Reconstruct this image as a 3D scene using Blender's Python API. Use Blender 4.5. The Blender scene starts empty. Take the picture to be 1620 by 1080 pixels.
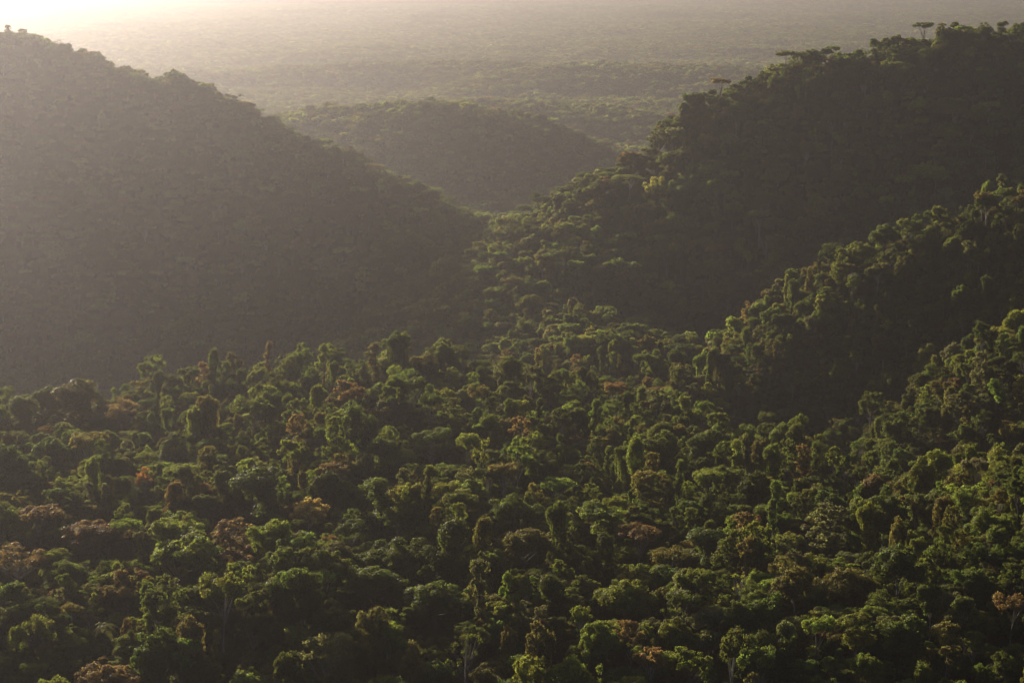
import bpy, math, random
import numpy as np
from math import radians

# ------------------------------------------------------------------ camera, sky, sun, exposure
scene = bpy.context.scene
coll = scene.collection
W, H, F = 1620.0, 1080.0, 3023.0
CAMZ, PITCH = 350.0, math.atan(610 / 3023)
SUN_AZ, SUN_EL = radians(-28.0), radians(11.0)      # azimuth from +Y (negative: to -X)
EXPOSURE = 0.70

cam_d = bpy.data.cameras.new('camera')
cam = bpy.data.objects.new('camera', cam_d); coll.objects.link(cam)
cam.location = (0, 0, CAMZ)
cam.rotation_euler = (radians(90) - PITCH, 0, 0)
cam_d.sensor_width = 36.0
cam_d.lens = 36.0 * F / W
cam_d.clip_start = 1.0
cam_d.clip_end = 60000
scene.camera = cam

world = bpy.data.worlds.new('World'); scene.world = world
world.use_nodes = True
wn = world.node_tree.nodes; wl = world.node_tree.links
sky = wn.new('ShaderNodeTexSky'); sky.sky_type = 'NISHITA'; sky.sun_disc = False
sky.sun_elevation = SUN_EL; sky.sun_rotation = SUN_AZ
sky.altitude = 300; sky.air_density = 0.7; sky.dust_density = 6.0; sky.ozone_density = 1.0
wl.new(sky.outputs[0], wn['Background'].inputs[0])
wn['Background'].inputs[1].default_value = 0.06

sun_d = bpy.data.lights.new('sun', 'SUN'); sun_d.energy = 5.0; sun_d.angle = radians(0.53)
sun_d.color = (1.0, 0.86, 0.69)
sun = bpy.data.objects.new('sun', sun_d); coll.objects.link(sun)
sun.rotation_euler = (radians(90) - SUN_EL, 0, math.pi - SUN_AZ)
sun.location = (-400, 600, 600)

vs = scene.view_settings
vs.view_transform = 'Standard'; vs.look = 'None'; vs.gamma = 1.0
vs.exposure = EXPOSURE; vs.use_curve_mapping = False
cy = scene.cycles
cy.max_bounces = 3; cy.diffuse_bounces = 1; cy.glossy_bounces = 1; cy.transmission_bounces = 2
cy.volume_bounces = 0; cy.transparent_max_bounces = 4
cy.use_denoising = True; cy.denoising_input_passes = 'RGB_ALBEDO'
cy.caustics_reflective = False; cy.caustics_refractive = False

HAZE_DENSITY = 0.80e-4
HAZE_COLOR = (0.41, 0.402, 0.432)
HAZE_G = 0.79

rng = np.random.default_rng(7)
random.seed(7)
cp, sp = math.cos(PITCH), math.sin(PITCH)

def ray(px, py):
    """Direction of a photograph pixel, scaled to run one metre along +Y."""
    a, b = (px - W / 2) / F, (H / 2 - py) / F
    d = np.array([a, cp + b * sp, -sp + b * cp])
    return d / d[1]

def at(px, py, y, drop=0.0):
    d = ray(px, py) * y
    return (d[0], d[1], d[2] + CAMZ - drop)

def project(x, y, z):
    zz = z - CAMZ
    dep = y * cp - zz * sp
    up = y * sp + zz * cp
    return W / 2 + F * x / dep, H / 2 - F * up / dep, dep

# ------------------------------------------------------------------ value noise
def _hash(ix, iy, s):
    n = (ix * 374761393 + iy * 668265263 + s * 144665) & 0x7fffffff
    n = (n ^ (n >> 13)) * 1274126177 & 0x7fffffff
    return ((n ^ (n >> 16)) & 0xffff) / 65535.0

def vnoise(x, y, s=0):
    ix, iy = np.floor(x).astype(np.int64), np.floor(y).astype(np.int64)
    fx, fy = x - ix, y - iy
    fx = fx * fx * (3 - 2 * fx); fy = fy * fy * (3 - 2 * fy)
    a, b = _hash(ix, iy, s), _hash(ix + 1, iy, s)
    c, d = _hash(ix, iy + 1, s), _hash(ix + 1, iy + 1, s)
    return (a + (b - a) * fx) * (1 - fy) + (c + (d - c) * fx) * fy

def fbm(x, y, s=0, n=3):
    v, a = 0.0, 0.5
    for k in range(n):
        v = v + a * (vnoise(x * 2 ** k + 17.3 * k, y * 2 ** k - 9.1 * k, s + k) - 0.5)
        a *= 0.5
    return v

# ------------------------------------------------------------------ terrain
TH = 15.0      # canopy height taken off the crest lines read from the photograph
# crest lines: (px, py, distance) ; slope on the camera side, slope on the far side, rounding
RIDGES = [
    # long hill that closes the valley on one side
    ([(-420, -40, 2300), (-200, -10, 2240), (0, 55, 2150), (90, 92, 2120), (160, 125, 2100), (240, 140, 2070),
      (330, 172, 2040), (420, 212, 2000), (500, 252, 1950), (570, 300, 1900), (640, 345, 1840), (700, 390, 1780),
      (760, 445, 1710), (820, 490, 1650)], 0.46, 0.46, 30, 1.15),
    # great hill opposite
    ([(2000, 30, 1760), (1800, 18, 1740), (1620, 42, 1720), (1540, 45, 1720), (1460, 52, 1715), (1390, 75, 1710), (1300, 92, 1705),
      (1200, 128, 1700), (1130, 158, 1695), (1082, 186, 1692), (1048, 238, 1688), (1005, 260, 1680), (940, 300, 1670), (870, 338, 1680),
      (790, 368, 1700), (735, 392, 1710)], 0.66, 0.62, 18, 2.4),
    # nose of that hill, coming down to the saddle
    ([(990, 290, 1660), (930, 345, 1620), (870, 405, 1580), (835, 450, 1540)], 0.36, 0.30, 30),
    # low saddle ridge between the shelf and the nose
    ([(1040, 612, 1110), (985, 575, 1230), (930, 535, 1340), (880, 490, 1450), (835, 450, 1560)], 0.24, 0.26, 40),
    # second spur
    ([(1950, 250, 1090), (1760, 262, 1120), (1620, 305, 1150), (1540, 335, 1165), (1450, 372, 1180), (1365, 398, 1190), (1335, 430, 1190),
      (1290, 480, 1185), (1240, 525, 1175), (1170, 575, 1140), (1090, 612, 1090), (1010, 648, 1020)], 0.95, 0.55, 12),
    # third spur
    ([(1900, 405, 905), (1740, 462, 918), (1620, 532, 930), (1560, 578, 935), (1500, 628, 938), (1440, 678, 940),
      (1390, 722, 940)], 0.78, 0.50, 8),
    # hill in the middle distance
    ([(440, 196, 3018), (500, 188, 2957), (530, 182, 2987), (570, 188, 2937), (620, 174, 2947), (660, 180, 2896), (705, 172, 2916), (760, 192, 2875), (800, 192, 2906), (850, 212, 2875), (900, 230, 2896),
      (980, 264, 2855), (1060, 296, 2835)], 0.35, 0.40, 50, 1.1),
    # low overlapping ridges on the plain
    ([(760, 168, 3700), (900, 176, 3650), (1040, 190, 3550), (1150, 215, 3450)], 0.22, 0.2, 80),
    ([(250, 128, 5000), (480, 112, 5100), (640, 104, 5200), (800, 108, 5100)], 0.2, 0.2, 120),
    ([(820, 120, 4700), (960, 108, 4800), (1120, 112, 4700), (1300, 130, 4600)], 0.2, 0.2, 120),
    ([(0, 62, 7600), (300, 58, 7800), (560, 70, 7600)], 0.2, 0.2, 200),
    ([(560, 56, 8600), (860, 50, 8800), (1200, 60, 8500)], 0.2, 0.2, 200),
    ([(-200, 12, 13000), (150, 8, 13000), (420, 22, 12500)], 0.2, 0.2, 400),
    ([(1050, 26, 12500), (1350, 14, 13000), (1800, 16, 13000)], 0.2, 0.2, 400),
]
RIM = [(-300, 662, 840), (0, 656, 862), (120, 650, 870), (300, 628, 920), (430, 608, 958), (590, 590, 995), (680, 592, 1005), (770, 604, 1010),
       (900, 636, 985), (1000, 664, 950), (1100, 698, 900), (1250, 740, 850), (1400, 785, 780), (1480, 800, 705),
       (1560, 772, 650), (1620, 748, 615), (1800, 680, 560)]

def _poly(pts, drop):
    return np.array([at(px, py, d, drop) for px, py, d in pts])
RIDGE_P = [(_poly(q[0], TH), *q[1:]) for q in RIDGES]
RIM_P = _poly(RIM, 10.0)
RIM_AZ = RIM_P[:, 0] / RIM_P[:, 1]        # the shelf's rim is followed by bearing

def tent(x, y, P, s_near, s_far, rnd, kx=1.55):
    best = np.full(x.shape, -1e9)
    for i in range(len(P) - 1):
        a, b = P[i], P[i + 1]
        ex, ey = b[0] - a[0], b[1] - a[1]
        L2 = ex * ex + ey * ey
        t = np.clip(((x - a[0]) * ex + (y - a[1]) * ey) / L2, 0, 1)
        qx, qy = a[0] + t * ex, a[1] + t * ey
        dx, dy = x - qx, y - qy
        dist = np.sqrt(dx * dx * kx * kx + dy * dy)
        dd = np.sqrt(dist * dist + rnd * rnd) - rnd
        w = np.clip(0.5 + 0.5 * dy / np.maximum(dist, 1e-3), 0, 1)
        s = s_near + (s_far - s_near) * w
        best = np.maximum(best, a[2] + t * (b[2] - a[2]) - s * dd)
    return best

def smax(a, b, k):
    h = np.clip(0.5 + 0.5 * (a - b) / k, 0, 1)
    return b + (a - b) * h + k * h * (1 - h)

Z_FRONT = CAMZ - 186 - 10.0
def terrain(x, y):
    x = np.asarray(x, float); y = np.asarray(y, float)
    far = np.clip((y - 3000) / 2500, 0, 1)
    z = 2 + fbm(x / 420, y / 420, 3) * (14 + 44 * far)
    z = z - 62 * np.exp(-((x + 230) / 300) ** 2 - ((y - 1430) / 260) ** 2)
    for q in RIDGE_P:
        z = smax(tent(x, y, *q), z, 7)
    # the forest shelf below the camera
    az = x / np.maximum(y, 150)
    yr = np.interp(az, RIM_AZ, RIM_P[:, 1]); zr = np.interp(az, RIM_AZ, RIM_P[:, 2])
    zf = Z_FRONT + np.clip(x / 140, -1, 1) * 4
    t = (y - 520) / np.maximum(yr - 520, 60)
    shelf = zf + (zr - zf) * np.clip(t, 0, 1)
    shelf = shelf - 0.20 * np.maximum(0, np.sqrt(np.maximum(0, 560 - y) ** 2 + 900) - 30)
    back = np.maximum(0, y - yr)
    shelf = shelf - 0.50 * (np.sqrt(back * back + 400) - 20)
    z = smax(shelf, z, 8)
    g = np.clip((y - 300) / 300, 0, 1)
    mid = np.clip((y - 1150) / 300, 0, 1) * (1 - 0.5 * np.clip((y - 2350) / 300, 0, 1))
    z = z + mid * (fbm(x / 210, y / 260, 61) * 38 + fbm((x + 0.6 * y) / 75, (y - .3 * x) / 280, 71, 2) * 24)
    z = z + g * (fbm(x / 95, y / 95, 11) * 13 + fbm(x / 34, y / 34, 21, 2) * 5)
    return z

def new_mesh(name, V, polys, mats, mat_idx=None, smooth=None):
    """V: n x 3 ; polys: list of (m x k) index arrays."""
    me = bpy.data.meshes.new(name)
    V = np.ascontiguousarray(V, dtype=np.float32)
    me.vertices.add(len(V)); me.vertices.foreach_set('co', V.ravel())
    loops = np.concatenate([p.ravel() for p in polys]).astype(np.int32)
    tot = np.concatenate([np.full(len(p), p.shape[1], np.int32) for p in polys])
    start = np.concatenate([[0], np.cumsum(tot)[:-1]]).astype(np.int32)
    me.loops.add(len(loops)); me.loops.foreach_set('vertex_index', loops)
    me.polygons.add(len(tot)); me.polygons.foreach_set('loop_start', start); me.polygons.foreach_set('loop_total', tot)
    for m in mats: me.materials.append(m)
    if mat_idx is not None: me.polygons.foreach_set('material_index', mat_idx.astype(np.int32))
    if smooth is not None: me.polygons.foreach_set('use_smooth', smooth)
    me.update(calc_edges=True); me.validate()
    return me

# ------------------------------------------------------------------ materials
def leaf_material():
    m = bpy.data.materials.new('rainforest_leaves'); m.use_nodes = True
    n, l = m.node_tree.nodes, m.node_tree.links
    n.clear()
    out = n.new('ShaderNodeOutputMaterial')
    at_ = n.new('ShaderNodeAttribute'); at_.attribute_type = 'INSTANCER'; at_.attribute_name = 'tint'
    geo = n.new('ShaderNodeNewGeometry')
    tc = n.new('ShaderNodeTexCoord')
    nz = n.new('ShaderNodeTexNoise'); nz.inputs['Scale'].default_value = 0.35; nz.inputs['Detail'].default_value = 2
    l.new(tc.outputs['Object'], nz.inputs['Vector'])
    mr = n.new('ShaderNodeMapRange'); mr.inputs[1].default_value = 0; mr.inputs[2].default_value = 1
    mr.inputs[3].default_value = 0.55; mr.inputs[4].default_value = 1.5
    l.new(geo.outputs['Random Per Island'], mr.inputs[0])
    mr2 = n.new('ShaderNodeMapRange'); mr2.inputs[1].default_value = 0.3; mr2.inputs[2].default_value = 0.7
    mr2.inputs[3].default_value = 0.7; mr2.inputs[4].default_value = 1.35
    l.new(nz.outputs[0], mr2.inputs[0])
    mu = n.new('ShaderNodeMath'); mu.operation = 'MULTIPLY'
    l.new(mr.outputs[0], mu.inputs[0]); l.new(mr2.outputs[0], mu.inputs[1])
    sc = n.new('ShaderNodeVectorMath'); sc.operation = 'SCALE'
    l.new(at_.outputs['Color'], sc.inputs[0]); l.new(mu.outputs[0], sc.inputs['Scale'])
    hue = n.new('ShaderNodeHueSaturation')
    hm = n.new('ShaderNodeMapRange'); hm.inputs[1].default_value = 0.3; hm.inputs[2].default_value = 0.7
    hm.inputs[3].default_value = 0.47; hm.inputs[4].default_value = 0.52
    l.new(nz.outputs[0], hm.inputs[0]); l.new(hm.outputs[0], hue.inputs['Hue'])
    l.new(sc.outputs[0], hue.inputs['Color'])
    pb = n.new('ShaderNodeBsdfPrincipled'); pb.inputs['Roughness'].default_value = 0.6
    pb.inputs['Specular IOR Level'].default_value = 0.16
    l.new(hue.outputs[0], pb.inputs['Base Color'])
    tr = n.new('ShaderNodeBsdfTranslucent')
    tv = n.new('ShaderNodeVectorMath'); tv.operation = 'MULTIPLY'; tv.inputs[1].default_value = (2.7, 2.4, 1.2)
    l.new(hue.outputs[0], tv.inputs[0]); l.new(tv.outputs[0], tr.inputs['Color'])
    mx = n.new('ShaderNodeMixShader'); mx.inputs[0].default_value = 0.5
    l.new(pb.outputs[0], mx.inputs[1]); l.new(tr.outputs[0], mx.inputs[2])
    l.new(mx.outputs[0], out.inputs['Surface'])
    return m

def bark_material():
    m = bpy.data.materials.new('tree_bark'); m.use_nodes = True
    n, l = m.node_tree.nodes, m.node_tree.links
    pb = n['Principled BSDF']; pb.inputs['Roughness'].default_value = 0.85
    pb.inputs['Specular IOR Level'].default_value = 0.2
    at_ = n.new('ShaderNodeAttribute'); at_.attribute_type = 'INSTANCER'; at_.attribute_name = 'bark'
    tc = n.new('ShaderNodeTexCoord')
    nz = n.new('ShaderNodeTexNoise'); nz.inputs['Scale'].default_value = 1.2; nz.inputs['Detail'].default_value = 4
    l.new(tc.outputs['Object'], nz.inputs['Vector'])
    mr = n.new('ShaderNodeMapRange'); mr.inputs[1].default_value = 0.3; mr.inputs[2].default_value = 0.7
    mr.inputs[3].default_value = 0.6; mr.inputs[4].default_value = 1.35
    l.new(nz.outputs[0], mr.inputs[0])
    rp = n.new('ShaderNodeMix'); rp.data_type = 'RGBA'
    rp.inputs[6].default_value = (0.055, 0.042, 0.03, 1); rp.inputs[7].default_value = (0.42, 0.38, 0.32, 1)
    l.new(at_.outputs['Fac'], rp.inputs[0])
    sc = n.new('ShaderNodeVectorMath'); sc.operation = 'SCALE'
    l.new(rp.outputs[2], sc.inputs[0]); l.new(mr.outputs[0], sc.inputs['Scale'])
    l.new(sc.outputs[0], pb.inputs['Base Color'])
    bp = n.new('ShaderNodeBump'); bp.inputs['Strength'].default_value = 0.5; bp.inputs['Distance'].default_value = 0.1
    l.new(nz.outputs[0], bp.inputs['Height']); l.new(bp.outputs[0], pb.inputs['Normal'])
    return m

def ground_material():
    m = bpy.data.materials.new('forest_floor'); m.use_nodes = True
    n, l = m.node_tree.nodes, m.node_tree.links
    pb = n['Principled BSDF']; pb.inputs['Roughness'].default_value = 1.0; pb.inputs['Specular IOR Level'].default_value = 0.1
    tc = n.new('ShaderNodeTexCoord')
    nz = n.new('ShaderNodeTexNoise'); nz.inputs['Scale'].default_value = 0.07; nz.inputs['Detail'].default_value = 8
    l.new(tc.outputs['Object'], nz.inputs['Vector'])
    cr = n.new('ShaderNodeValToRGB')
    cr.color_ramp.elements[0].position = 0.35; cr.color_ramp.elements[0].color = (0.020, 0.026, 0.010, 1)
    cr.color_ramp.elements[1].position = 0.7; cr.color_ramp.elements[1].color = (0.050, 0.052, 0.022, 1)
    l.new(nz.outputs[0], cr.inputs[0]); l.new(cr.outputs[0], pb.inputs['Base Color'])
    return m

LEAF, BARK, SOIL = leaf_material(), bark_material(), ground_material()

# ------------------------------------------------------------------ ground sheet
def graded(lo, hi, near_lo, near_hi, s0, grow):
    out = [near_lo]
    while out[-1] < near_hi: out.append(out[-1] + s0)
    s = s0
    while out[-1] < hi: s *= grow; out.append(out[-1] + s)
    left = []; s = s0; v = near_lo
    while v > lo: s *= grow; v -= s; left.append(v)
    return np.array(left[::-1] + out)
GX = graded(-11000, 11000, -720, 720, 11, 1.07)
GY = graded(-800, 21000, 350, 2300, 11, 1.045)
gx, gy = np.meshgrid(GX, GY)
gz = terrain(gx.ravel(), gy.ravel())
nx, ny = len(GX), len(GY)
idx = np.arange(nx * ny).reshape(ny, nx)
quads = np.stack([idx[:-1, :-1], idx[:-1, 1:], idx[1:, 1:], idx[1:, :-1]], -1).reshape(-1, 4)
gme = new_mesh('ground', np.stack([gx.ravel(), gy.ravel(), gz], -1), [quads], [SOIL], smooth=np.ones(len(quads), bool))
ground = bpy.data.objects.new('ground', gme); coll.objects.link(ground)
ground['kind'] = 'structure'; ground['label'] = 'hilly forest floor under the rainforest, running out to a flat plain'
ground['category'] = 'terrain'

# ------------------------------------------------------------------ haze: one closed box round everything
def make_haze():
    x0, x1, y0, y1 = GX[0] - 60, GX[-1] + 60, GY[0] - 60, GY[-1] + 60
    z0, z1 = float(gz.min()) - 1.5, max(CAMZ + 12, float(gz.max()) + 45)
    V = np.array([(x, y, z) for z in (z0, z1) for y in (y0, y1) for x in (x0, x1)])
    Q = np.array([(0, 2, 3, 1), (4, 5, 7, 6), (0, 1, 5, 4), (2, 6, 7, 3), (0, 4, 6, 2), (1, 3, 7, 5)])
    m = bpy.data.materials.new('valley_haze'); m.use_nodes = True
    n, l = m.node_tree.nodes, m.node_tree.links
    n.clear()
    out = n.new('ShaderNodeOutputMaterial'); pv = n.new('ShaderNodeVolumePrincipled')
    pv.inputs['Color'].default_value = (*HAZE_COLOR, 1)
    pv.inputs['Density'].default_value = HAZE_DENSITY
    pv.inputs['Anisotropy'].default_value = HAZE_G
    l.new(pv.outputs[0], out.inputs['Volume'])
    me = new_mesh('haze', V, [Q], [m])
    o = bpy.data.objects.new('haze', me); coll.objects.link(o)
    o['kind'] = 'stuff'; o['label'] = 'pale warm haze filling the valley air'; o['category'] = 'haze'
make_haze()

# ------------------------------------------------------------------ tree forms
def unit(v):
    return v / np.maximum(np.linalg.norm(v, axis=-1, keepdims=True), 1e-6)

def leaf_quads(pos, nrm, size, r):
    n = len(pos)
    nrm = unit(nrm)
    t = unit(np.cross(nrm, unit(r.normal(size=(n, 3)))))
    b = np.cross(nrm, t)
    s = (size * r.uniform(0.65, 1.4, n))[:, None]
    a, w = t * s * 0.62, b * s * 0.42
    fold = nrm * s * 0.12
    V = np.stack([pos - a, pos + w + fold, pos + a, pos - w + fold], 1).reshape(-1, 3)
    return V, np.arange(n * 4).reshape(n, 4)

def lump_leaves(L, size, cover, r, jit=0.55, under=0.55, inner=0.70):
    """Leaves over a set of ellipsoidal lumps L (n x 6: centre, radii)."""
    L = np.asarray(L, float)
    C, R = L[:, :3], L[:, 3:]
    area = 4 * np.pi * ((R[:, 0] * R[:, 1]) ** 1.6 / 3 + (R[:, 0] * R[:, 2]) ** 1.6 / 3 + (R[:, 1] * R[:, 2]) ** 1.6 / 3) ** (1 / 1.6)
    cnt = np.maximum(4, (area * cover / (size * size * 0.52)).astype(int))
    k = np.repeat(np.arange(len(L)), cnt)
    d = unit(r.normal(size=(len(k), 3)))
    keep = ~((d[:, 2] < -0.25) & (r.random(len(k)) < under))
    k, d = k[keep], d[keep]
    rad = r.uniform(inner, 1.08, len(k)) ** 0.8
    stray = r.random(len(k)) < 0.18
    rad[stray] = r.uniform(1.0, 1.42, stray.sum())
    p = C[k] + R[k] * d * rad[:, None]
    hid = np.zeros(len(k), bool)
    for j in range(len(L)):
        q = ((p - C[j]) / R[j]); q = (q * q).sum(1)
        hid |= (q < 0.5) & (k != j)
    k, d, p = k[~hid], d[~hid], p[~hid]
    nr = unit(d / R[k]) + jit * r.normal(size=(len(k), 3)) * 0.75
    return leaf_quads(p, nr, size, r)

def tube(pts, rad, sides=6):
    pts = np.asarray(pts, float); n = len(pts)
    V = []
    for i in range(n):
        d = unit((pts[min(i + 1, n - 1)] - pts[max(i - 1, 0)])[None])[0]
        u = np.cross(d, (0.31, 0.95, 0.05)); u = u / np.linalg.norm(u); v = np.cross(d, u)
        for s in range(sides):
            a = 2 * math.pi * s / sides
            V.append(pts[i] + rad[i] * (math.cos(a) * u + math.sin(a) * v))
    Q = [(i * sides + s, i * sides + (s + 1) % sides, (i + 1) * sides + (s + 1) % sides, (i + 1) * sides + s)
         for i in range(n - 1) for s in range(sides)]
    return np.array(V), np.array(Q)

def join(parts):
    V, Q, o = [], [], 0
    for v, q in parts:
        V.append(v); Q.append(q + o); o += len(v)
    return np.concatenate(V), np.concatenate(Q)

def wood(r, top, r0, limbs, bend=0.8, sides=7):
    """Trunk to height `top` with limbs ending at the given points."""
    mid = np.array([r.normal() * bend, r.normal() * bend, top * 0.5])
    end = np.array([r.normal() * bend, r.normal() * bend, top])
    ts = np.linspace(0, 1, 7)[:, None]
    base = np.array([0, 0, -1.5])
    c = (1 - ts) ** 2 * base + 2 * ts * (1 - ts) * mid + ts ** 2 * end
    rad = r0 * (1 - 0.72 * ts[:, 0]); rad[0] = r0 * 1.7; rad[1] *= 1.05
    P = [tube(c, rad, sides)]
    for e in limbs:
        e = np.asarray(e, float)
        f = float(np.clip(0.5 + 0.35 * r.random(), 0, 0.95))
        i = f * 6; i0 = int(i); s = c[i0] + (c[min(i0 + 1, 6)] - c[i0]) * (i - i0)
        if s[2] > e[2] - 0.8: s = c[max(1, i0 - 2)]
        m = (s + e) / 2 + np.array([0, 0, 0.12 * np.linalg.norm(e - s)]) * r.uniform(-0.4, 1.0) + r.normal(size=3) * 0.35
        t2 = np.linspace(0, 1, 5)[:, None]
        cc = (1 - t2) ** 2 * s + 2 * t2 * (1 - t2) * m + t2 ** 2 * e
        P.append(tube(cc, r0 * 0.42 * (1 - 0.8 * t2[:, 0]), 5))
    return join(P)

def cap_lumps(r, c, R, Rz, n, lr, low=-0.25, zs=0.8):
    """Lumps spread over the upper part of an ellipsoid."""
    i = np.arange(n) + 0.5
    z = 1 - (1 - low) * i / n
    a = i * 2.399963 + r.random() * 6
    rr = np.sqrt(np.maximum(0, 1 - z * z))
    d = np.stack([rr * np.cos(a), rr * np.sin(a), z], 1) + r.normal(size=(n, 3)) * 0.13
    q = R * lr * r.uniform(0.65, 1.4, n)
    k = r.uniform(0.55, 1.14, n)[:, None]
    ax = r.uniform(0.82, 1.2, 3) * np.array([1, 1, 0.95])
    P = np.asarray(c) + d * np.array([R, R, Rz]) * k * ax
    L = np.concatenate([P, q[:, None], q[:, None], (q * zs)[:, None]], 1)
    gone = (r.random(n) < 0.13) & (np.arange(n) > 2)       # gaps in the crown
    return L[~gone]

def ragged(r, Ls, q=1.0):
    """Give a stack of lumps a wandering axis, uneven girth and side knobs."""
    L = np.array(Ls, float)
    ph = r.random(4) * 6.283; am = r.uniform(.45, 1.0) * q
    L[:, 0] += am * (np.sin(L[:, 2] * .33 + ph[0]) + .5 * np.sin(L[:, 2] * .9 + ph[1]))
    L[:, 1] += am * (np.sin(L[:, 2] * .37 + ph[2]) + .5 * np.sin(L[:, 2] * .8 + ph[3]))
    g = r.uniform(.6, 1.3, len(L)) * (1 + .25 * np.sin(L[:, 2] * .7 + ph[0] * 2))
    L[:, 3:] *= g[:, None]
    k = r.choice(len(L), 20)
    K = L[k].copy(); a = r.random(20) * 6.283
    K[:, 0] += np.cos(a) * 1.6 * q; K[:, 1] += np.sin(a) * 1.6 * q
    K[:, 3:] = (r.uniform(.5, 1.35, 20) * q)[:, None]
    return np.concatenate([L, K])

class Form:
    def __init__(self): self.crown = []; self.vine = []; self.woods = []

def form(kind, seed, s):
    """One tree form: lists of (verts, quads) for crown, vines and wood. s = leaf size."""
    r = np.random.default_rng(seed)
    f = Form()
    if kind == 'dome':
        R, h = r.uniform(6.2, 7.6), r.uniform(13, 15)
        L = cap_lumps(r, (0, 0, h), R, R * r.uniform(0.6, 0.85), 58, 0.205)
        f.crown.append(lump_leaves(L, s, 1.85, r))
        f.woods.append(wood(r, h, 0.45, L[::4, :3]))
    elif kind == 'broad':
        R, h = r.uniform(8.0, 9.2), r.uniform(11.5, 13)
        L = np.concatenate([cap_lumps(r, (0, 0, h), R, R * 0.55, 72, 0.165, -0.4),
                            cap_lumps(r, (R * .55, -R * .2, h - 2.5), R * .55, R * .4, 14, 0.3)])
        f.crown.append(lump_leaves(L, s, 1.85, r))
        f.woods.append(wood(r, h, 0.55, L[::5, :3]))
    elif kind == 'lobed':
        h = 14.0; Ls = []; ends = []
        n = r.integers(6, 9)
        for k in range(n):
            a = 6.283 * k / n + r.random(); q = r.uniform(1.5, 5.5)
            c = np.array([q * math.cos(a), q * math.sin(a), h + r.uniform(-3.5, 5.0) - 0.25 * q])
            R = r.uniform(1.9, 3.0)
            Ls.append(cap_lumps(r, c, R, R * 0.85, 13, 0.40, -0.5)); ends.append(c)
        L = np.concatenate(Ls)
        f.crown.append(lump_leaves(L, s, 1.85, r))
        f.woods.append(wood(r, h, 0.45, ends))
    elif kind == 'tiered':
        h = 17.0; Ls = []; ends = []
        for k in range(r.integers(5, 8)):
            a = r.random() * 6.283; q = r.uniform(0.5, 4.6)
            c = np.array([q * math.cos(a), q * math.sin(a), r.uniform(8.5, 19) - 0.3 * q])
            R = r.uniform(2.6, 4.2)
            Ls.append(cap_lumps(r, c, R, R * 0.34, 17, 0.30, -0.1, 0.6)); ends.append(c)
        L = np.concatenate(Ls)
        f.crown.append(lump_leaves(L, s, 1.35, r))
        f.woods.append(wood(r, h, 0.42, ends))
    elif kind == 'umbrella':
        R, h = r.uniform(6.0, 7.5), 18.0
        L = cap_lumps(r, (0, 0, h - 0.5), R, R * 0.28, 34, 0.21, -0.02, 0.6)
        L = L[r.random(len(L)) < 0.85]
        f.crown.append(lump_leaves(L, s, 1.25, r))
        f.woods.append(wood(r, h - 3.0, 0.38, L[::4, :3], bend=0.7))
    elif kind == 'mushroom':        # vine-draped column under a wide head
        h = 20.0; Ls = []
        for z in np.arange(1.0, h - 2, 1.15):
            q = 1.45 + 1.5 * math.exp(-z / 4) + r.uniform(-.25, .35)
            for k in range(4):
                a = r.random() * 6.283
                Ls.append((0.55 * q * math.cos(a), 0.55 * q * math.sin(a), z, q * .62, q * .62, q * .9))
        f.vine.append(lump_leaves(ragged(r, Ls), s, 1.25, r, under=0.0))
        R = r.uniform(3.2, 4.9)
        L = cap_lumps(r, (r.normal() * .6, r.normal() * .6, h - 1.0), R, R * 0.55, 24, 0.30, -0.35)
        f.crown.append(lump_leaves(L, s, 1.85, r))
        D = []                      # strands hanging from the head
        for k in range(22):
            a = r.random() * 6.283; q = R * r.uniform(.55, 1.0); z1 = h - 1.2; ln = r.uniform(2.5, 8)
            for z in np.arange(z1 - ln, z1, 0.8):
                D.append((q * math.cos(a) + r.normal() * .12, q * math.sin(a) + r.normal() * .12, z, .32, .32, .6))
        f.vine.append(lump_leaves(D, s, 0.8, r, under=0.0))
        f.woods.append(wood(r, h - 1, 0.5, L[::5, :3], bend=0.2))
    elif kind == 'tower':           # vine-smothered column, wide foot, blunt ragged head
        h = r.uniform(16, 20); lean = r.normal(size=2) * 0.09; Ls = []
        for z in np.arange(0.6, h, 1.05):
            q = 1.6 + 2.3 * math.exp(-z / 5) + r.uniform(-.4, .5) + (0.7 if z > h - 4 else 0)
            for k in range(5):
                a = r.random() * 6.283
                Ls.append((lean[0] * z + 0.6 * q * math.cos(a), lean[1] * z + 0.6 * q * math.sin(a), z, q * .58, q * .58, q * .85))
        f.vine.append(lump_leaves(ragged(r, Ls, 1.1), s, 1.2, r, under=0.0))
        L = cap_lumps(r, (lean[0] * h, lean[1] * h, h - .3), 2.2, 1.6, 14, 0.42, -0.2)
        f.crown.append(lump_leaves(L, s, 1.85, r))
        f.woods.append(wood(r, h - .5, 0.45, L[::4, :3], bend=0.2))
    elif kind == 'post':            # slim vine post with a small tuft
        h = r.uniform(17, 21); Ls = []
        for z in np.arange(0.6, h, 0.9):
            q = 0.95 + 1.4 * math.exp(-z / 3) + r.uniform(-.2, .3)
            for k in range(3):
                a = r.random() * 6.283
                Ls.append((0.5 * q * math.cos(a), 0.5 * q * math.sin(a), z, q * .7, q * .7, q))
        f.vine.append(lump_leaves(ragged(r, Ls, .7), s, 1.2, r, under=0.0))
        L = np.concatenate([cap_lumps(r, (0, 0, h), 2.0, 1.4, 10, 0.45, -0.3),
                            cap_lumps(r, (r.normal() * 2, r.normal() * 2, h - 3), 1.4, .9, 6, 0.5, -0.3)])
        f.crown.append(lump_leaves(L, s, 1.4, r))
        f.woods.append(wood(r, h, 0.33, L[::3, :3], bend=0.3))
    elif kind == 'cone':            # pointed mound of vines
        h = r.uniform(14, 17); L = []
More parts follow.
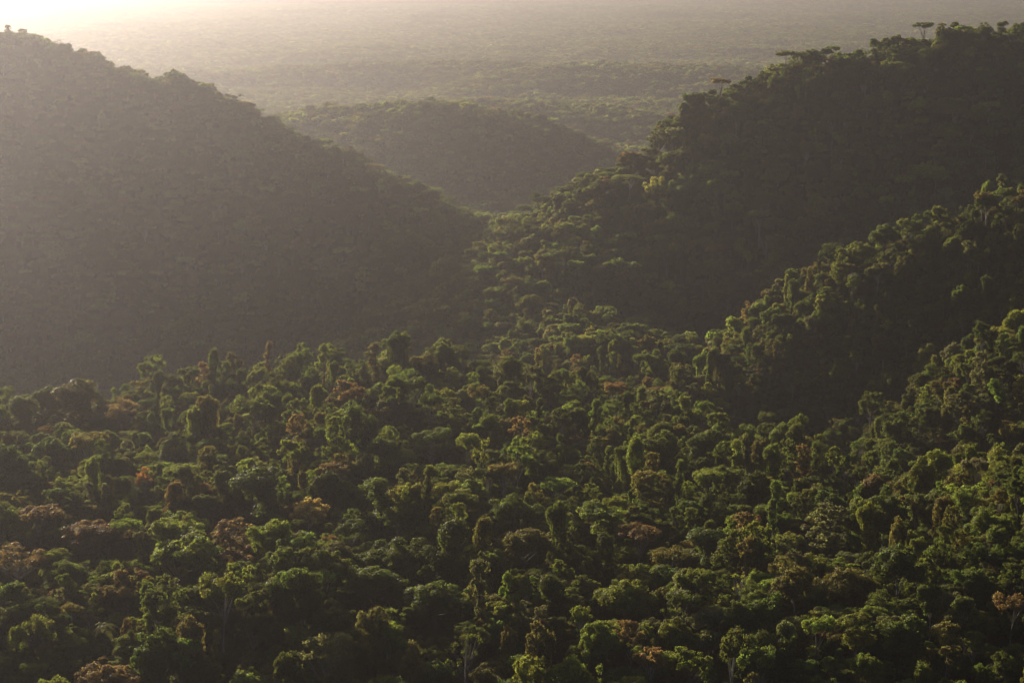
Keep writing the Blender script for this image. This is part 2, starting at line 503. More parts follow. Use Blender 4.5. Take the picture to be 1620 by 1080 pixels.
        for z in np.arange(1.5, h, 0.75):
            q = 4.6 * (1 - z / h) ** 0.8 + 0.6
            for k in range(max(2, int(q * 1.8))):
                a = r.random() * 6.283; lr = r.uniform(.7, 1.3)
                L.append((q * .8 * math.cos(a), q * .8 * math.sin(a), z, lr, lr, lr * 1.2))
        f.crown.append(lump_leaves(L, s, 1.2, r, under=0.0))
        f.woods.append(wood(r, h - 3, 0.4, [], bend=0.2))
    elif kind == 'sparse':          # thin crown, limbs showing
        h = 16.0; Ls = []; ends = []
        for k in range(26):
            a = r.random() * 6.283; q = 6.0 * math.sqrt(r.random())
            c = np.array([q * math.cos(a), q * math.sin(a), h + r.uniform(-2.0, 1.8) - q * q * 0.09])
            R = r.uniform(0.9, 1.7)
            Ls.append((*c, R, R, R * 0.6)); ends.append(c)
        f.crown.append(lump_leaves(Ls, s * 0.9, 0.75, r, jit=1.2, under=0.1, inner=0.2))
        f.woods.append(wood(r, h - 4.5, 0.36, ends, bend=0.6))
    elif kind == 'feather':         # tall, loose, many small bunches
        h = 20.0; Ls = []; ends = []
        for k in range(95):
            z = r.uniform(6, h); q = (2.2 + 2.6 * math.sin(math.pi * (z - 4) / (h - 3))) * math.sqrt(r.random())
            a = r.random() * 6.283; R = r.uniform(0.5, 0.98)
            c = (q * math.cos(a), q * math.sin(a), z)
            Ls.append((*c, R, R, R * 0.75))
            if k % 5 == 0: ends.append(c)
        f.crown.append(lump_leaves(Ls, s, 1.1, r, jit=0.9, under=0.2, inner=0.3))
        f.woods.append(wood(r, h - 2, 0.35, ends, bend=0.5))
    elif kind == 'spray':           # open crown of ragged bunches on bare boughs
        h = 18.0; Ls = []; ends = []
        for k in range(r.integers(9, 13)):
            a = r.random() * 6.283; q = r.uniform(0.8, 5.2)
            c = np.array([q * math.cos(a), q * math.sin(a), h - 0.35 * q + r.uniform(-3.5, 2.2)])
            ends.append(c)
            for j in range(r.integers(5, 9)):
                R = r.uniform(0.55, 1.05)
                Ls.append((*(c + r.normal(size=3) * np.array([1.1, 1.1, .5])), R, R, R * .6))
        f.crown.append(lump_leaves(Ls, s, 1.25, r, jit=0.9, under=0.3, inner=0.35))
        f.woods.append(wood(r, h - 4, 0.4, ends, bend=0.7))
    elif kind == 'bare':            # pale trunk and boughs, hardly a leaf
        h = 17.0; ends = []
        for k in range(20):
            a = r.random() * 6.283; q = r.uniform(1, 5)
            ends.append(np.array([q * math.cos(a), q * math.sin(a), h - r.uniform(-2, 4.5) - q * .2]))
        Ls = [(*e, .8, .8, .45) for e in ends[::2]]
        f.crown.append(lump_leaves(Ls, s * 0.8, 0.4, r, jit=1.5, under=0, inner=0.1))
        f.woods.append(wood(r, h - 3, 0.38, ends, bend=0.4))
    elif kind == 'bush':
        R = r.uniform(3.4, 4.4)
        L = np.concatenate([cap_lumps(r, (r.normal() * 1.5, r.normal() * 1.5, 2.2 + 1.2 * k), R * (1 - .2 * k), R * 0.75, 16, 0.33, -0.45) for k in range(3)])
        f.crown.append(lump_leaves(L, s, 1.2, r, under=0.3))
        f.woods.append(wood(r, 4, 0.2, L[::6, :3]))
    elif kind == 'palm':
        h = 11.0; Vs = []
        for k in range(15):
            a = 6.283 * k / 15 + r.random() * .4; ln = r.uniform(3.2, 4.4); up = r.uniform(.2, 1.3)
            t = np.linspace(0.08, 1, 26)
            sp_ = np.stack([ln * t * math.cos(a), ln * t * math.sin(a), h + ln * (up * t - 1.15 * t * t)], 1)
            side = np.array([-math.sin(a), math.cos(a), -0.35])
            for sg in (-1, 1):
                w = (0.95 * np.sin(np.pi * np.clip(t, .05, .97)) + .15)[:, None]
                tip = sp_ + sg * side * np.array([1, 1, sg]) * w + np.array([0, 0, -0.25]) * w
                nx_ = np.roll(sp_, -1, 0); nx_[-1] = sp_[-1] + (sp_[-1] - sp_[-2])
                q = np.stack([sp_, sp_ * .5 + tip * .5 + (nx_ - sp_) * .4, tip + (nx_ - sp_) * .8, sp_ * .7 + tip * .3 - (nx_ - sp_) * .2], 1)
                Vs.append(q.reshape(-1, 3))
        V = np.concatenate(Vs)
        f.crown.append((V, np.arange(len(V)).reshape(-1, 4)))
        f.woods.append(wood(r, h, 0.2, [], bend=0.3))
    return f

CATALOG = [('dome', 1), ('dome', 2), ('dome', 3), ('broad', 4), ('broad', 5), ('lobed', 6), ('lobed', 7), ('lobed', 8),
           ('tiered', 9), ('tiered', 10), ('umbrella', 11), ('umbrella', 12), ('mushroom', 13), ('mushroom', 14), ('mushroom', 15),
           ('tower', 16), ('tower', 17), ('tower', 18), ('post', 19), ('post', 20), ('cone', 21), ('cone', 22),
           ('sparse', 23), ('sparse', 24), ('feather', 25), ('feather', 26), ('bare', 27), ('bush', 28), ('bush', 29), ('palm', 30),
           ('dome', 31), ('lobed', 32), ('tiered', 33), ('feather', 34), ('umbrella', 35), ('sparse', 36), ('spray', 37), ('spray', 38), ('spray', 39)]
KIND_IDS = {}
for i, (k, _) in enumerate(CATALOG): KIND_IDS.setdefault(k, []).append(i)

class Proto: pass
PROTO = []           # near forms, parts kept apart
LOD_COLL = []
def combined(f, name):
    lv = f.crown + f.vine
    V, Q = join(lv); n = len(Q)
    VW, QW = join(f.woods)
    mi = np.concatenate([np.zeros(n, int), np.ones(len(QW), int)])
    sm = np.concatenate([np.zeros(n, bool), np.ones(len(QW), bool)])
    return new_mesh(name, np.concatenate([V, VW]), [Q, QW + len(V)], [LEAF, BARK], mi, sm), float(V[:, 2].max()), float(np.percentile(np.hypot(V[:, 0], V[:, 1]), 97))

for lod, s in enumerate((0.42, 0.80, 1.55)):
    c = bpy.data.collections.new('tree_forms_%d' % lod)
    for i, (k, seed) in enumerate(CATALOG):
        f = form(k, seed, s)
        me, top, rad = combined(f, 'form_%d_%02d' % (lod, i))
        o = bpy.data.objects.new('form_%d_%02d' % (lod, i), me); c.objects.link(o)
        if lod == 0:
            p = Proto(); p.kind = k; p.top = top; p.rad = rad
            p.crown = new_mesh('crown', *[(v, [q]) for v, q in [join(f.crown)]][0], [LEAF])
            p.vine = new_mesh('vines', *[(v, [q]) for v, q in [join(f.vine)]][0], [LEAF]) if f.vine else None
            vw, qw = join(f.woods)
            p.wood = new_mesh('trunk', vw, [qw], [BARK], smooth=np.ones(len(qw), bool))
            PROTO.append(p)
    LOD_COLL.append(c)
TOPS = np.array([p.top for p in PROTO]); RADS = np.array([p.rad for p in PROTO])

# ------------------------------------------------------------------ tints (base colours of the leaves)
TINTS = {
    'deep green': (0.044, 0.060, 0.016), 'green': (0.057, 0.082, 0.021), 'bright green': (0.084, 0.116, 0.025),
    'yellow-green': (0.098, 0.122, 0.028), 'olive': (0.080, 0.080, 0.027), 'grey-green': (0.075, 0.085, 0.045),
    'brown': (0.095, 0.072, 0.036), 'rust-brown': (0.100, 0.072, 0.034), 'cream': (0.260, 0.220, 0.090), 'orange': (0.135, 0.070, 0.028),
}
TN = list(TINTS)
for k in TINTS: TINTS[k] = tuple(1.2 * v for v in TINTS[k])
TV = np.array([TINTS[k] for k in TN])

# ------------------------------------------------------------------ single trees read from the photograph
# kind, variant, px, py of the crown's top, crown width in px, height of the tree in m (None: as the form), tint, bark paleness, label, short name
HEROES = [
 ('dome', 0, 150, 826, 108, 19, 'rust-brown', .3, 'big round rust-brown crown, fullest of the brown trees', 'big rust-brown dome'),
 ('lobed', 1, 283, 822, 118, 26, 'bright green', .1, 'bright green tree of knobbly lobes over a dark vine-hung body', 'knobbly bright green tree'),
 ('sparse', 0, 28, 858, 96, 19, 'brown', .8, 'thin brown-leaved tree with fanned pale limbs showing', 'fan-limbed brown tree'),
 ('umbrella', 0, 62, 802, 84, 20, 'rust-brown', .4, 'flat-topped tree with a copper-coloured crown sheet', 'copper flat-top'),
 ('feather', 0, 368, 820, 76, 20, 'brown', .4, 'tall loose brownish tree with feathery bunches of leaves', 'feathery brown tree'),
 ('broad', 0, 625, 850, 136, 19, 'deep green', .1, 'widest dark green dome, overhanging two rounder domes', 'widest dark dome'),
 ('dome', 1, 588, 895, 106, 18, 'green', .1, 'rounded dark crown with a glowing green brow below the widest dome', 'green-browed dome'),
 ('dome', 2, 690, 918, 116, 19, 'green', .1, 'round green crown touching the green-browed dome', 'round green dome'),
 ('tower', 0, 702, 818, 64, 26, 'deep green', .1, 'massive dark vine tower rising beside the widest dark dome', 'massive vine tower'),
 ('dome', 3, 812, 778, 80, 20, 'green', .2, 'compact round green crown standing clear above its neighbours', 'compact green ball'),
 ('dome', 0, 830, 836, 78, 19, 'olive', .3, 'olive round crown just below the compact green ball', 'olive ball'),
 ('tiered', 0, 950, 794, 78, 22, 'bright green', .1, 'layered green tree with shelf-like boughs beside a leafy dark column', 'shelved green tree'),
 ('tower', 1, 962, 838, 34, 22, 'deep green', .1, 'dark leafy column rising against the shelved green tree', 'dark leafy column'),
 ('broad', 1, 988, 916, 96, 18, 'yellow-green', .3, 'pale yellow-green spreading crown, palest of the big domes', 'pale yellow-green crown'),
 ('umbrella', 1, 1012, 832, 76, 19, 'rust-brown', .5, 'flat reddish-brown crown behind the dark leafy column', 'reddish flat crown'),
 ('mushroom', 0, 1126, 834, 64, 21, 'green', .1, 'vine column with a shaggy cap, hollow shade beneath', 'shaggy-capped column'),
 ('post', 0, 1066, 798, 26, 19, 'green', .2, 'stubby vine post crossing the reddish flat crown', 'stubby vine post'),
 ('tower', 2, 880, 903, 48, 17, 'deep green', .1, 'squat dark vine stump rimmed with light leaves', 'squat vine stump'),
 ('mushroom', 1, 414, 738, 84, 27, 'green', .1, 'tallest parasol-headed vine column, long dark stem', 'tallest parasol column'),
 ('tower', 0, 357, 742, 40, 24, 'deep green', .1, 'upright dark vine column paired with the tallest parasol column', 'upright dark column'),
 ('dome', 1, 490, 788, 64, 18, 'cream', .4, 'tree with a creamy yellow flowering crown', 'creamy flowering crown'),
 ('post', 1, 600, 756, 50, 26, 'green', .1, 'slender vine pole with a ragged tuft on top', 'slender vine pole'),
 ('mushroom', 2, 602, 692, 50, 22, 'green', .1, 'hooked vine column with a heavy nodding head', 'nodding vine column'),
 ('mushroom', 0, 120, 600, 78, 29, 'olive', .1, 'huge vine-draped mushroom-shaped tree on the rim of the shelf', 'huge mushroom tree'),
 ('tower', 1, 36, 618, 52, 27, 'deep green', .1, 'leaning dark vine spire on the rim beside an open round tree', 'leaning vine spire'),
 ('lobed', 2, 66, 612, 66, 24, 'green', .3, 'open round-crowned tree between the leaning spire and the mushroom tree', 'open rim tree'),
 ('sparse', 1, 193, 628, 58, 22, 'brown', .1, 'dark brown open-crowned tree beside the huge mushroom tree', 'dark brown rim tree'),
 ('cone', 0, 276, 682, 62, 19, 'deep green', .1, 'dark cone-shaped vine mound with lit edges', 'dark vine cone'),
 ('sparse', 1, 228, 736, 32, 18, 'orange', .6, 'small tree with an orange flowering crown', 'orange flowering tree'),
 ('post', 0, 592, 540, 28, 28, 'olive', .1, 'tall forked vine tower topping the rim of the shelf', 'forked rim tower'),
 ('cone', 1, 576, 572, 30, 18, 'deep green', .1, 'dark horned vine mound at the foot of the forked rim tower', 'horned mound'),
 ('lobed', 0, 405, 578, 30, 20, 'yellow-green', .3, 'light yellow-green tree on the rim of the shelf', 'light rim tree'),
 ('post', 1, 357, 570, 17, 23, 'green', .1, 'thin vine post with a mushroom knob on the rim', 'knobbed rim post'),
 ('broad', 0, 670, 554, 60, 22, 'olive', .2, 'large olive crown bulging above the rim of the shelf', 'large olive rim crown'),
 ('lobed', 1, 768, 560, 30, 21, 'yellow-green', .3, 'pale-leaved lobed tree sticking out past the rim', 'pale rim tree'),
 ('umbrella', 1, 685, 678, 66, 22, 'green', .4, 'broad green parasol-shaped tree on thin visible limbs', 'broad green parasol'),
 ('broad', 1, 168, 1050, 116, 17, 'brown', .3, 'low brownish bushy dome at the foot of the slope', 'low brownish dome'),
 ('dome', 0, 1372, 1033, 56, 17, 'bright green', .2, 'small vivid green dome, smooth and bright', 'small vivid dome'),
 ('dome', 2, 1258, 893, 76, 22, 'olive', .6, 'round olive crown on a pale straight trunk with hanging vines', 'round-headed vine tree'),
 ('broad', 1, 1345, 898, 92, 18, 'olive', .2, 'arching olive crown over a dark hollow', 'arching olive crown'),
 ('lobed', 2, 1474, 922, 48, 20, 'green', 1.0, 'little green-topped tree with forked whitish trunk', 'white-forked tree'),
 ('lobed', 3, 1430, 970, 84, 19, 'green', .2, 'speckled green tree with scattered leaf bunches', 'speckled green tree'),
 ('tiered', 1, 1500, 984, 66, 20, 'olive', .3, 'olive tree in drooping layers beside the speckled green tree', 'drooping olive tree'),
 ('feather', 1, 1312, 795, 78, 25, 'grey-green', .2, 'towering grey-green feathery tree draped from top to base', 'towering feathery tree'),
 ('umbrella', 0, 1602, 942, 66, 18, 'rust-brown', .3, 'reddish flat-topped tree low on the slope', 'low reddish flat-top'),
 ('palm', 0, 165, 985, 42, 12, 'grey-green', .3, 'feather palm among bushes near the low brownish dome', 'feather palm'),
 ('bare', 0, 1360, 650, 22, 21, 'grey-green', 1.0, 'slim white-trunked tree on the shaded gully slope', 'white-trunked gully tree'),
 ('umbrella', 1, 1253, 646, 50, 21, 'grey-green', .8, 'grey-green umbrella tree on a pale stem in the shaded gully', 'gully umbrella tree'),
 ('umbrella', 0, 1438, 592, 28, 21, 'grey-green', .8, 'small parasol tree above the third spur', 'small gully parasol'),
 ('lobed', 3, 1094, 604, 36, 20, 'grey-green', 1.0, 'spindly pale-stemmed tree at the head of the gully', 'spindly gully tree'),
 ('umbrella', 1, 996, 276, 52, 22, 'yellow-green', .7, 'great flat pale crown on the nose of the big hill', 'great flat crown'),
 ('tiered', 0, 187, 110, 20, 24, 'deep green', .2, 'lone tiered tree poking above the shaded ridge', 'lone ridge tree'),
 ('dome', 3, 1120, 474, 54, 22, 'deep green', .2, 'dark round-headed tree where the spur meets the saddle', 'dark saddle tree'),
 ('broad', 0, 1366, 380, 50, 19, 'yellow-green', .2, 'lit rounded crown on the shoulder of the second spur', 'lit shoulder crown'),
 ('broad', 1, 1402, 352, 48, 20, 'green', .2, 'domed crown above the lit shoulder crown on the spur crest', 'spur crest dome'),
 ('tiered', 1, 1382, 60, 22, 24, 'green', .3, 'tufted tree standing out along the big hill skyline', 'tufted skyline tree'),
 ('umbrella', 0, 1462, 34, 36, 23, 'green', .3, 'wide crowned tree on top of the big hill skyline', 'wide skyline tree'),
 ('tiered', 0, 1586, 32, 18, 24, 'green', .3, 'small layered tree at the end of the big hill skyline', 'small skyline tree'),
 ('bare', 0, 1212, 372, 26, 26, 'grey-green', 1.0, 'pale leafless-looking tree on the face of the big hill', 'pale hill-face tree'),
 ('dome', 1, 718, 162, 24, 24, 'deep green', .2, 'rounded treetop on the crest of the middle hill', 'middle hill treetop'),
]
KIND_WORDS = {'dome': 'dome-crowned tree', 'broad': 'broad-crowned tree', 'lobed': 'lobed tree', 'tiered': 'layered tree', 'umbrella': 'flat-topped tree',
              'mushroom': 'vine-draped parasol tree', 'tower': 'vine-smothered tower tree', 'post': 'slim vine post tree', 'cone': 'vine-mound tree',
              'sparse': 'thin-leaved tree', 'feather': 'feathery tree', 'bare': 'pale bare tree', 'bush': 'bush', 'palm': 'palm', 'spray': 'ragged open tree'}
KIND_NAME = {'dome': 'dome_tree', 'broad': 'broad_tree', 'lobed': 'lobed_tree', 'tiered': 'layered_tree', 'umbrella': 'flat_topped_tree',
             'mushroom': 'vine_parasol_tree', 'tower': 'vine_tower_tree', 'post': 'vine_post_tree', 'cone': 'vine_mound_tree',
             'sparse': 'thin_leaved_tree', 'feather': 'feathery_tree', 'bare': 'bare_tree', 'bush': 'bush', 'palm': 'palm_tree', 'spray': 'ragged_tree'}

def plant(pi, loc, rz, sxy, sz, tint, bark, label, group=None):
    p = PROTO[pi]
    e = bpy.data.objects.new(KIND_NAME[p.kind], None); e.empty_display_size = 1.0
    e.location = loc; e.rotation_euler = (0, 0, rz); e.scale = (sxy, sxy, sz)
    coll.objects.link(e)
    e['label'] = label; e['category'] = 'palm' if p.kind == 'palm' else 'tree'
    if group: e['group'] = group
    for nm, me in (('trunk', p.wood), ('crown', p.crown), ('vines', p.vine)):
        if me is None: continue
        o = bpy.data.objects.new(nm, me); coll.objects.link(o); o.parent = e
        o['tint'] = [float(t) for t in tint]; o['bark'] = float(bark)
    return e

hero_xy = []
ON_CREST = {'lone ridge tree': (1900, 2250), 'tufted skyline tree': (1600, 1800), 'wide skyline tree': (1600, 1800), 'small skyline tree': (1600, 1800),
            'lit shoulder crown': (1080, 1260), 'spur crest dome': (1080, 1260), 'great flat crown': (1500, 1720), 'middle hill treetop': (2650, 3100)}
for kind, var, px, py, w, h, tn, bark, label, short in HEROES:
    ids = KIND_IDS[kind]; pi = ids[var % len(ids)]
    d = ray(px, py)
    ys = np.arange(360, 7000, 1.0)
    zs = CAMZ + d[2] * ys - h
    hit = np.nonzero(zs <= terrain(d[0] * ys, ys))[0]
    y = float(ys[hit[0]]) if len(hit) else 900.0
    if short in ON_CREST:            # stands on a crest line: where the ray passes closest over the ground
        lo, hi = ON_CREST[short]
        ys = np.arange(lo, hi, 2.0)
        gap = CAMZ + d[2] * ys - terrain(d[0] * ys, ys)
        k = int(np.argmin(np.abs(gap - h))); y = float(ys[k]); h = float(np.clip(gap[k], 15, 34))
    x = float(d[0] * y); z = float(terrain(np.array([x]), np.array([y]))[0])
    dep = project(x, y, z + h)[2]
    sxy = (w * dep / F) / (2 * RADS[pi]); sz = h / TOPS[pi]
    tint = np.array(TINTS[tn]) * rng.uniform(0.92, 1.08)
    o = plant(pi, (x, y, z - 0.3), rng.uniform(0, 6.28), sxy, sz, tint, bark, label)
    hero_xy.append((x, y, w * dep / F / 2, short, z, h))
HX = np.array([(a, b, c, e, f_) for a, b, c, _, e, f_ in hero_xy])

# ------------------------------------------------------------------ the forest
def rows():
    X, Y = [], []
    y = 395.0
    while y < 17500:
        if y < 1300: s = 5.3
        elif y < 2300: s = 7.6
        else: s = 9.5 + (y - 2300) * 0.0022
        half = y * (W / 2 / F) * 1.06 / cp + 95
        xs = np.arange(-half, half, s) + rng.uniform(0, s)
        X.append(xs); Y.append(np.full(len(xs), y)); y += s
    X = np.concatenate(X); Y = np.concatenate(Y)
    s = np.where(Y < 1300, 5.3, np.where(Y < 2300, 7.6, 9.5 + (Y - 2300) * .0022))
    X = X + rng.uniform(-.48, .48, len(X)) * s; Y = Y + rng.uniform(-.48, .48, len(Y)) * s
    return X, Y
X, Y = rows()
Z = terrain(X, Y)
# leave out what hills hide well below the line of sight
naz, nd = 420, 1000
azs = np.linspace(-0.42, 0.42, naz); ds = np.geomspace(380, 17600, nd)
A, D = np.meshgrid(azs, ds, indexing='ij')
T = terrain(A * D, D) + 14
slope = np.maximum.accumulate((T - CAMZ) / D, axis=1)
ai = np.clip(((X / Y + 0.42) / 0.84 * (naz - 1)).round().astype(int), 0, naz - 1)
di = np.clip(np.searchsorted(ds, Y) - 1, 0, nd - 1)
line = CAMZ + slope[ai, di] * Y
vis = Z + 24 + 26 > line
X, Y, Z, line = X[vis], Y[vis], Z[vis], line[vis]
# undergrowth fills the gaps on the near slopes
gx_, gy_ = np.meshgrid(np.arange(-480, 480, 5.6), np.arange(395, 1330, 5.6))
gx_ = (gx_ + rng.uniform(-2.8, 2.8, gx_.shape)).ravel(); gy_ = (gy_ + rng.uniform(-2.8, 2.8, gy_.shape)).ravel()
m_ = np.abs(gx_) < gy_ * (W / 2 / F) * 1.06 / cp + 40
gx_, gy_ = gx_[m_], gy_[m_]
gz_ = terrain(gx_, gy_)
ai = np.clip(((gx_ / gy_ + 0.42) / 0.84 * (naz - 1)).round().astype(int), 0, naz - 1)
di = np.clip(np.searchsorted(ds, gy_) - 1, 0, nd - 1)
gl_ = CAMZ + slope[ai, di] * gy_
m_ = gz_ + 30 > gl_
n_trees = len(X)
X = np.concatenate([X, gx_[m_]]); Y = np.concatenate([Y, gy_[m_]]); Z = np.concatenate([Z, gz_[m_]]); line = np.concatenate([line, gl_[m_]])
N = len(X)

def choose(weights, n):
    ks = list(weights); w = np.array([weights[k] for k in ks]); w = w / w.sum()
    kk = rng.choice(len(ks), n, p=w)
    out = np.zeros(n, int)
    for j, k in enumerate(ks):
        m = kk == j; out[m] = rng.choice(KIND_IDS[k], m.sum())
    return out
NEAR_W = dict(dome=.13, broad=.025, lobed=.13, tiered=.11, umbrella=.075, mushroom=.028, tower=.020, post=.024, cone=.024, sparse=.08, feather=.14, spray=.17, bare=.018, bush=.10, palm=.012)
FAR_W = dict(dome=.24, broad=.06, lobed=.18, tiered=.11, umbrella=.12, mushroom=.03, tower=.03, post=.04, cone=.02, sparse=.05, feather=.06, spray=.10, bare=.02)
form_i = np.where(Y < 1250, choose(NEAR_W, N), choose(FAR_W, N))
near = Y < 1250
form_i[n_trees:] = rng.choice(KIND_IDS['bush'], N - n_trees)
size = np.where(near, rng.lognormal(-0.74, 0.28, N), rng.lognormal(-0.32, 0.28, N))
clump = fbm(X / 55, Y / 55, 41, 2) * 2
size *= np.clip(1 + 0.35 * clump, 0.7, 1.4)
size = np.clip(size, 0.30, 1.35)
emergent = rng.random(N) < np.where(near, 0.11, np.where(Y > 3200, 0.09, np.where(Y > 2300, 0.15, 0.06)))
size[emergent] = rng.uniform(0.9, 1.4, emergent.sum())
size = np.where(near & emergent, rng.uniform(0.62, 1.02, N), size)
size = np.where(emergent & (Y > 2300), size * 1.3, size)
size = np.where(Y > 2300, size * (1.22 + (Y - 2300) * 0.00022), np.where(Y > 1250, size * 1.08, size))
isb = np.isin(form_i, KIND_IDS['bush'])
size[isb] = rng.uniform(0.45, 0.9, isb.sum())
hgt = size * rng.lognormal(0, 0.17, N)
viny = np.isin(form_i, sum((KIND_IDS[k] for k in ('mushroom', 'tower', 'post', 'cone')), []))
hgt = np.where(viny & (Y < 1300), np.clip(hgt * 1.65, 0.6, 1.45), hgt)
hgt = np.where(np.isin(form_i, KIND_IDS['umbrella'] + KIND_IDS['bare'] + KIND_IDS['spray']), hgt * 1.22, hgt)
hgt = np.where(near & emergent, hgt * 1.32, hgt)
hgt = np.clip(hgt, 0.35, 1.55)
hgt = np.where(viny & (Y < 1300), np.minimum(hgt, size * 1.9), hgt)
tw = dict(zip(TN, (.24, .30, .14, .09, .12, .08, .03, .003, 0.0, 0.0)))
tp = np.array([tw[k] for k in TN]); tp /= tp.sum()
tint_i = rng.choice(len(TN), N, p=tp)
tint = TV[tint_i] * np.where(near, rng.uniform(0.75, 1.25, N), np.clip(rng.lognormal(0, np.where(Y > 2300, 0.22, 0.38)), 0.5, 1.6))[:, None] * rng.uniform(0.93, 1.07, (N, 3))
bark = np.where(rng.random(N) < 0.3, rng.uniform(.6, 1, N), rng.uniform(0, .3, N))
rot = rng.uniform(0, 6.283, N)
# make room round the single trees
keep = np.ones(N, bool)
sx, sy = math.sin(SUN_AZ), math.cos(SUN_AZ)
for hx, hy, hr, hz, hh in HX:
    dx, dy = X - hx, Y - hy
    close = (dx * dx + dy * dy) < (hr * 0.85 + 1.0) ** 2
    front = (np.abs(dx - dy * hx / hy) < hr * 1.05) & (dy < 0) & (dy > -max(2.6 * hr, 16))
    keep &= ~close
    hgt = np.where(front, np.minimum(hgt, 0.45), hgt); size = np.where(front, np.minimum(size, 0.62), size)
    keep &= ~(front & (rng.random(N) < 0.25))
    t = dx * sx + dy * sy; lat = np.abs(dx * sy - dy * sx)
    los = CAMZ + (hz + hh * (0.12 if hr < 6.5 else 0.3) - CAMZ) * Y / hy
    ahead = (np.abs(X - hx * Y / hy) < hr * 1.05 + 1) & (dy < 0) & (dy > -95)
    room = np.clip((los - Z) / TOPS[form_i], 0.16, 2)
    over = ahead & (hgt > room)
    size = np.where(over, np.minimum(size, np.maximum(0.3, room * 1.2)), size); hgt = np.where(over, room, hgt)
    sunny = (t > 0) & (t < 75) & (lat < hr * 0.95)
    room = np.clip((hz + hh * 0.45 + t * math.tan(SUN_EL) - Z) / TOPS[form_i], 0.3, 2)
    over = sunny & (hgt > room)
    size = np.where(over, np.minimum(size, np.maximum(0.42, room * 1.1)), size); hgt = np.where(over, room, hgt)
PX, PY, DEP = project(X, Y, Z + TOPS[form_i] * hgt * 0.85)
inside = (PX > 10) & (PX < W - 10) & (PY > 20) & (PY < H - 5)
clear = Z + TOPS[form_i] * hgt > line + 4
score = np.where(keep & inside & clear & ~np.isin(form_i, KIND_IDS['bush']) & (Y < 1100), RADS[form_i] * size * np.sqrt(hgt) / DEP, -1)
N_SINGLE = 300 - len(HEROES)
single = np.argsort(-score)[:N_SINGLE]
single = single[score[single] > 0]

# labels: kind and tint, and which one counted from the nearest landmark tree
ORD = ['beside', 'second from', 'third from', 'fourth from', 'fifth from', 'sixth from', 'seventh from', 'eighth from', 'ninth from', 'tenth from']
LAND = [i for i in range(len(hero_xy)) if hero_xy[i][1] < 1100]
groups = {}
for j in single:
    dd = [(X[j] - hero_xy[i][0]) ** 2 + (Y[j] - hero_xy[i][1]) ** 2 for i in LAND]
    i = LAND[int(np.argmin(dd))]
    groups.setdefault((i, CATALOG[form_i[j]][0], TN[tint_i[j]]), []).append((min(dd), j))
for (i, kind, tn), mem in groups.items():
    mem.sort()
    for q, (_, j) in enumerate(mem):
        word = ORD[min(q, 9)] if len(mem) > 1 else 'beside'
        plant(form_i[j], (X[j], Y[j], Z[j] - 0.3), rot[j], size[j], hgt[j], tint[j], bark[j],
              '%s %s %s the %s' % (tn, KIND_WORDS[kind], word, hero_xy[i][3]), 'canopy trees of the forest shelf')
keep[single] = False

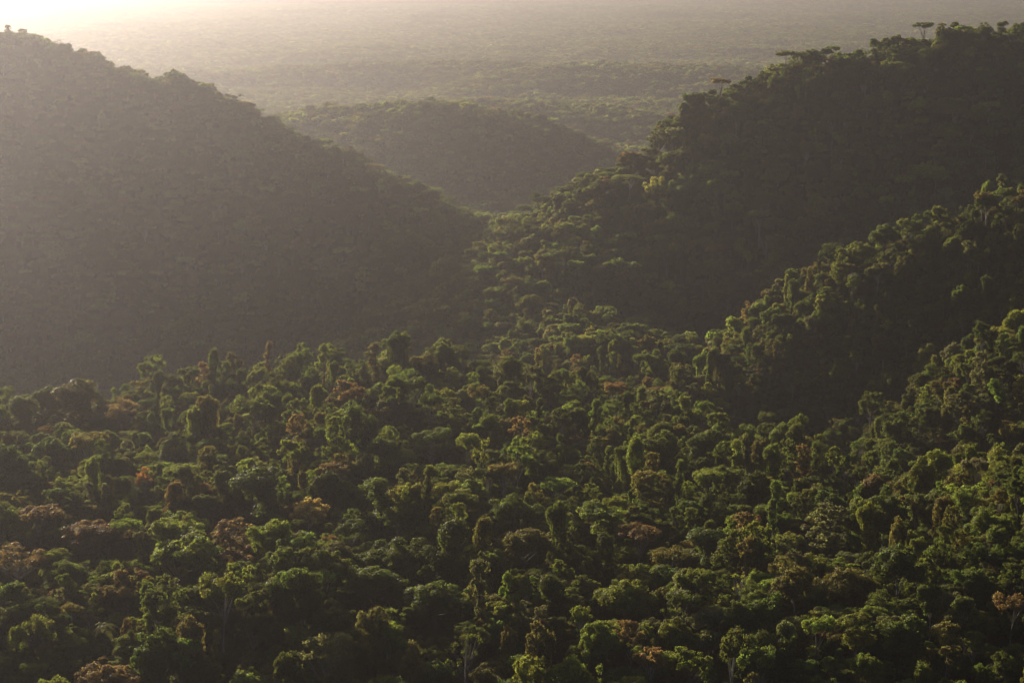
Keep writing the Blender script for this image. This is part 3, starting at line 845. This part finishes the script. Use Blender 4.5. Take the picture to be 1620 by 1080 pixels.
def forest(name, label, mask, lod):
    m = np.nonzero(mask & keep)[0]
    if not len(m): return
    me = bpy.data.meshes.new(name)
    me.vertices.add(len(m))
    me.vertices.foreach_set('co', np.stack([X[m], Y[m], Z[m] - 0.3], 1).astype(np.float32).ravel())
    def attr(nm, typ, data, key):
        a = me.attributes.new(nm, typ, 'POINT'); a.data.foreach_set(key, np.ascontiguousarray(data).ravel())
    attr('form', 'INT', form_i[m].astype(np.int32), 'value')
    attr('turn', 'FLOAT_VECTOR', np.stack([0 * rot[m], 0 * rot[m], rot[m]], 1).astype(np.float32), 'vector')
    attr('size', 'FLOAT_VECTOR', np.stack([size[m], size[m], hgt[m]], 1).astype(np.float32), 'vector')
    attr('tint', 'FLOAT_VECTOR', tint[m].astype(np.float32), 'vector')
    attr('bark', 'FLOAT', bark[m].astype(np.float32), 'value')
    o = bpy.data.objects.new(name, me); coll.objects.link(o)
    me.materials.append(LEAF); me.materials.append(BARK)
    ng = bpy.data.node_groups.new('grow_' + name, 'GeometryNodeTree')
    ng.interface.new_socket('Geometry', in_out='INPUT', socket_type='NodeSocketGeometry')
    ng.interface.new_socket('Geometry', in_out='OUTPUT', socket_type='NodeSocketGeometry')
    n, l = ng.nodes, ng.links
    gi, go = n.new('NodeGroupInput'), n.new('NodeGroupOutput')
    ci = n.new('GeometryNodeCollectionInfo'); ci.inputs['Collection'].default_value = LOD_COLL[lod]
    ci.inputs['Separate Children'].default_value = True; ci.inputs['Reset Children'].default_value = True
    ip = n.new('GeometryNodeInstanceOnPoints'); ip.inputs['Pick Instance'].default_value = True
    def named(nm, typ):
        a = n.new('GeometryNodeInputNamedAttribute'); a.data_type = typ; a.inputs['Name'].default_value = nm
        return a.outputs['Attribute']
    l.new(gi.outputs[0], ip.inputs['Points']); l.new(ci.outputs[0], ip.inputs['Instance'])
    l.new(named('form', 'INT'), ip.inputs['Instance Index'])
    l.new(named('turn', 'FLOAT_VECTOR'), ip.inputs['Rotation'])
    l.new(named('size', 'FLOAT_VECTOR'), ip.inputs['Scale'])
    l.new(ip.outputs[0], go.inputs[0])
    md = o.modifiers.new('grow', 'NODES'); md.node_group = ng
    o['kind'] = 'stuff'; o['label'] = label; o['category'] = 'forest'
    print('FOREST', name, len(m))

yr = np.interp(X / Y, RIM_AZ, RIM_P[:, 1])
shelf_m = (Y < yr + 60) & (Y < 1100)
spurs = ~shelf_m & (Y < 1260)
mid = (Y >= 1260) & (Y < 2320)
lefty = mid & (X < np.interp(Y, [1260, 1560, 1720, 2320], [-150, -20, -20, 60]))
forest('rainforest_canopy', 'dense green canopy and undergrowth covering the forest shelf', shelf_m, 0)
forest('spur_forest', 'forest in shade on the two steep spurs across the gully', spurs, 0)
forest('hazy_hill_forest', 'dim brown hazy forest on the shaded face of the long ridge', lefty, 1)
forest('big_hill_forest', 'dark forest with lit edges on the big hill and its nose', mid & ~lefty, 1)
forest('plain_forest', 'pale misty forest on the middle hill and the far plain', Y >= 2320, 2)
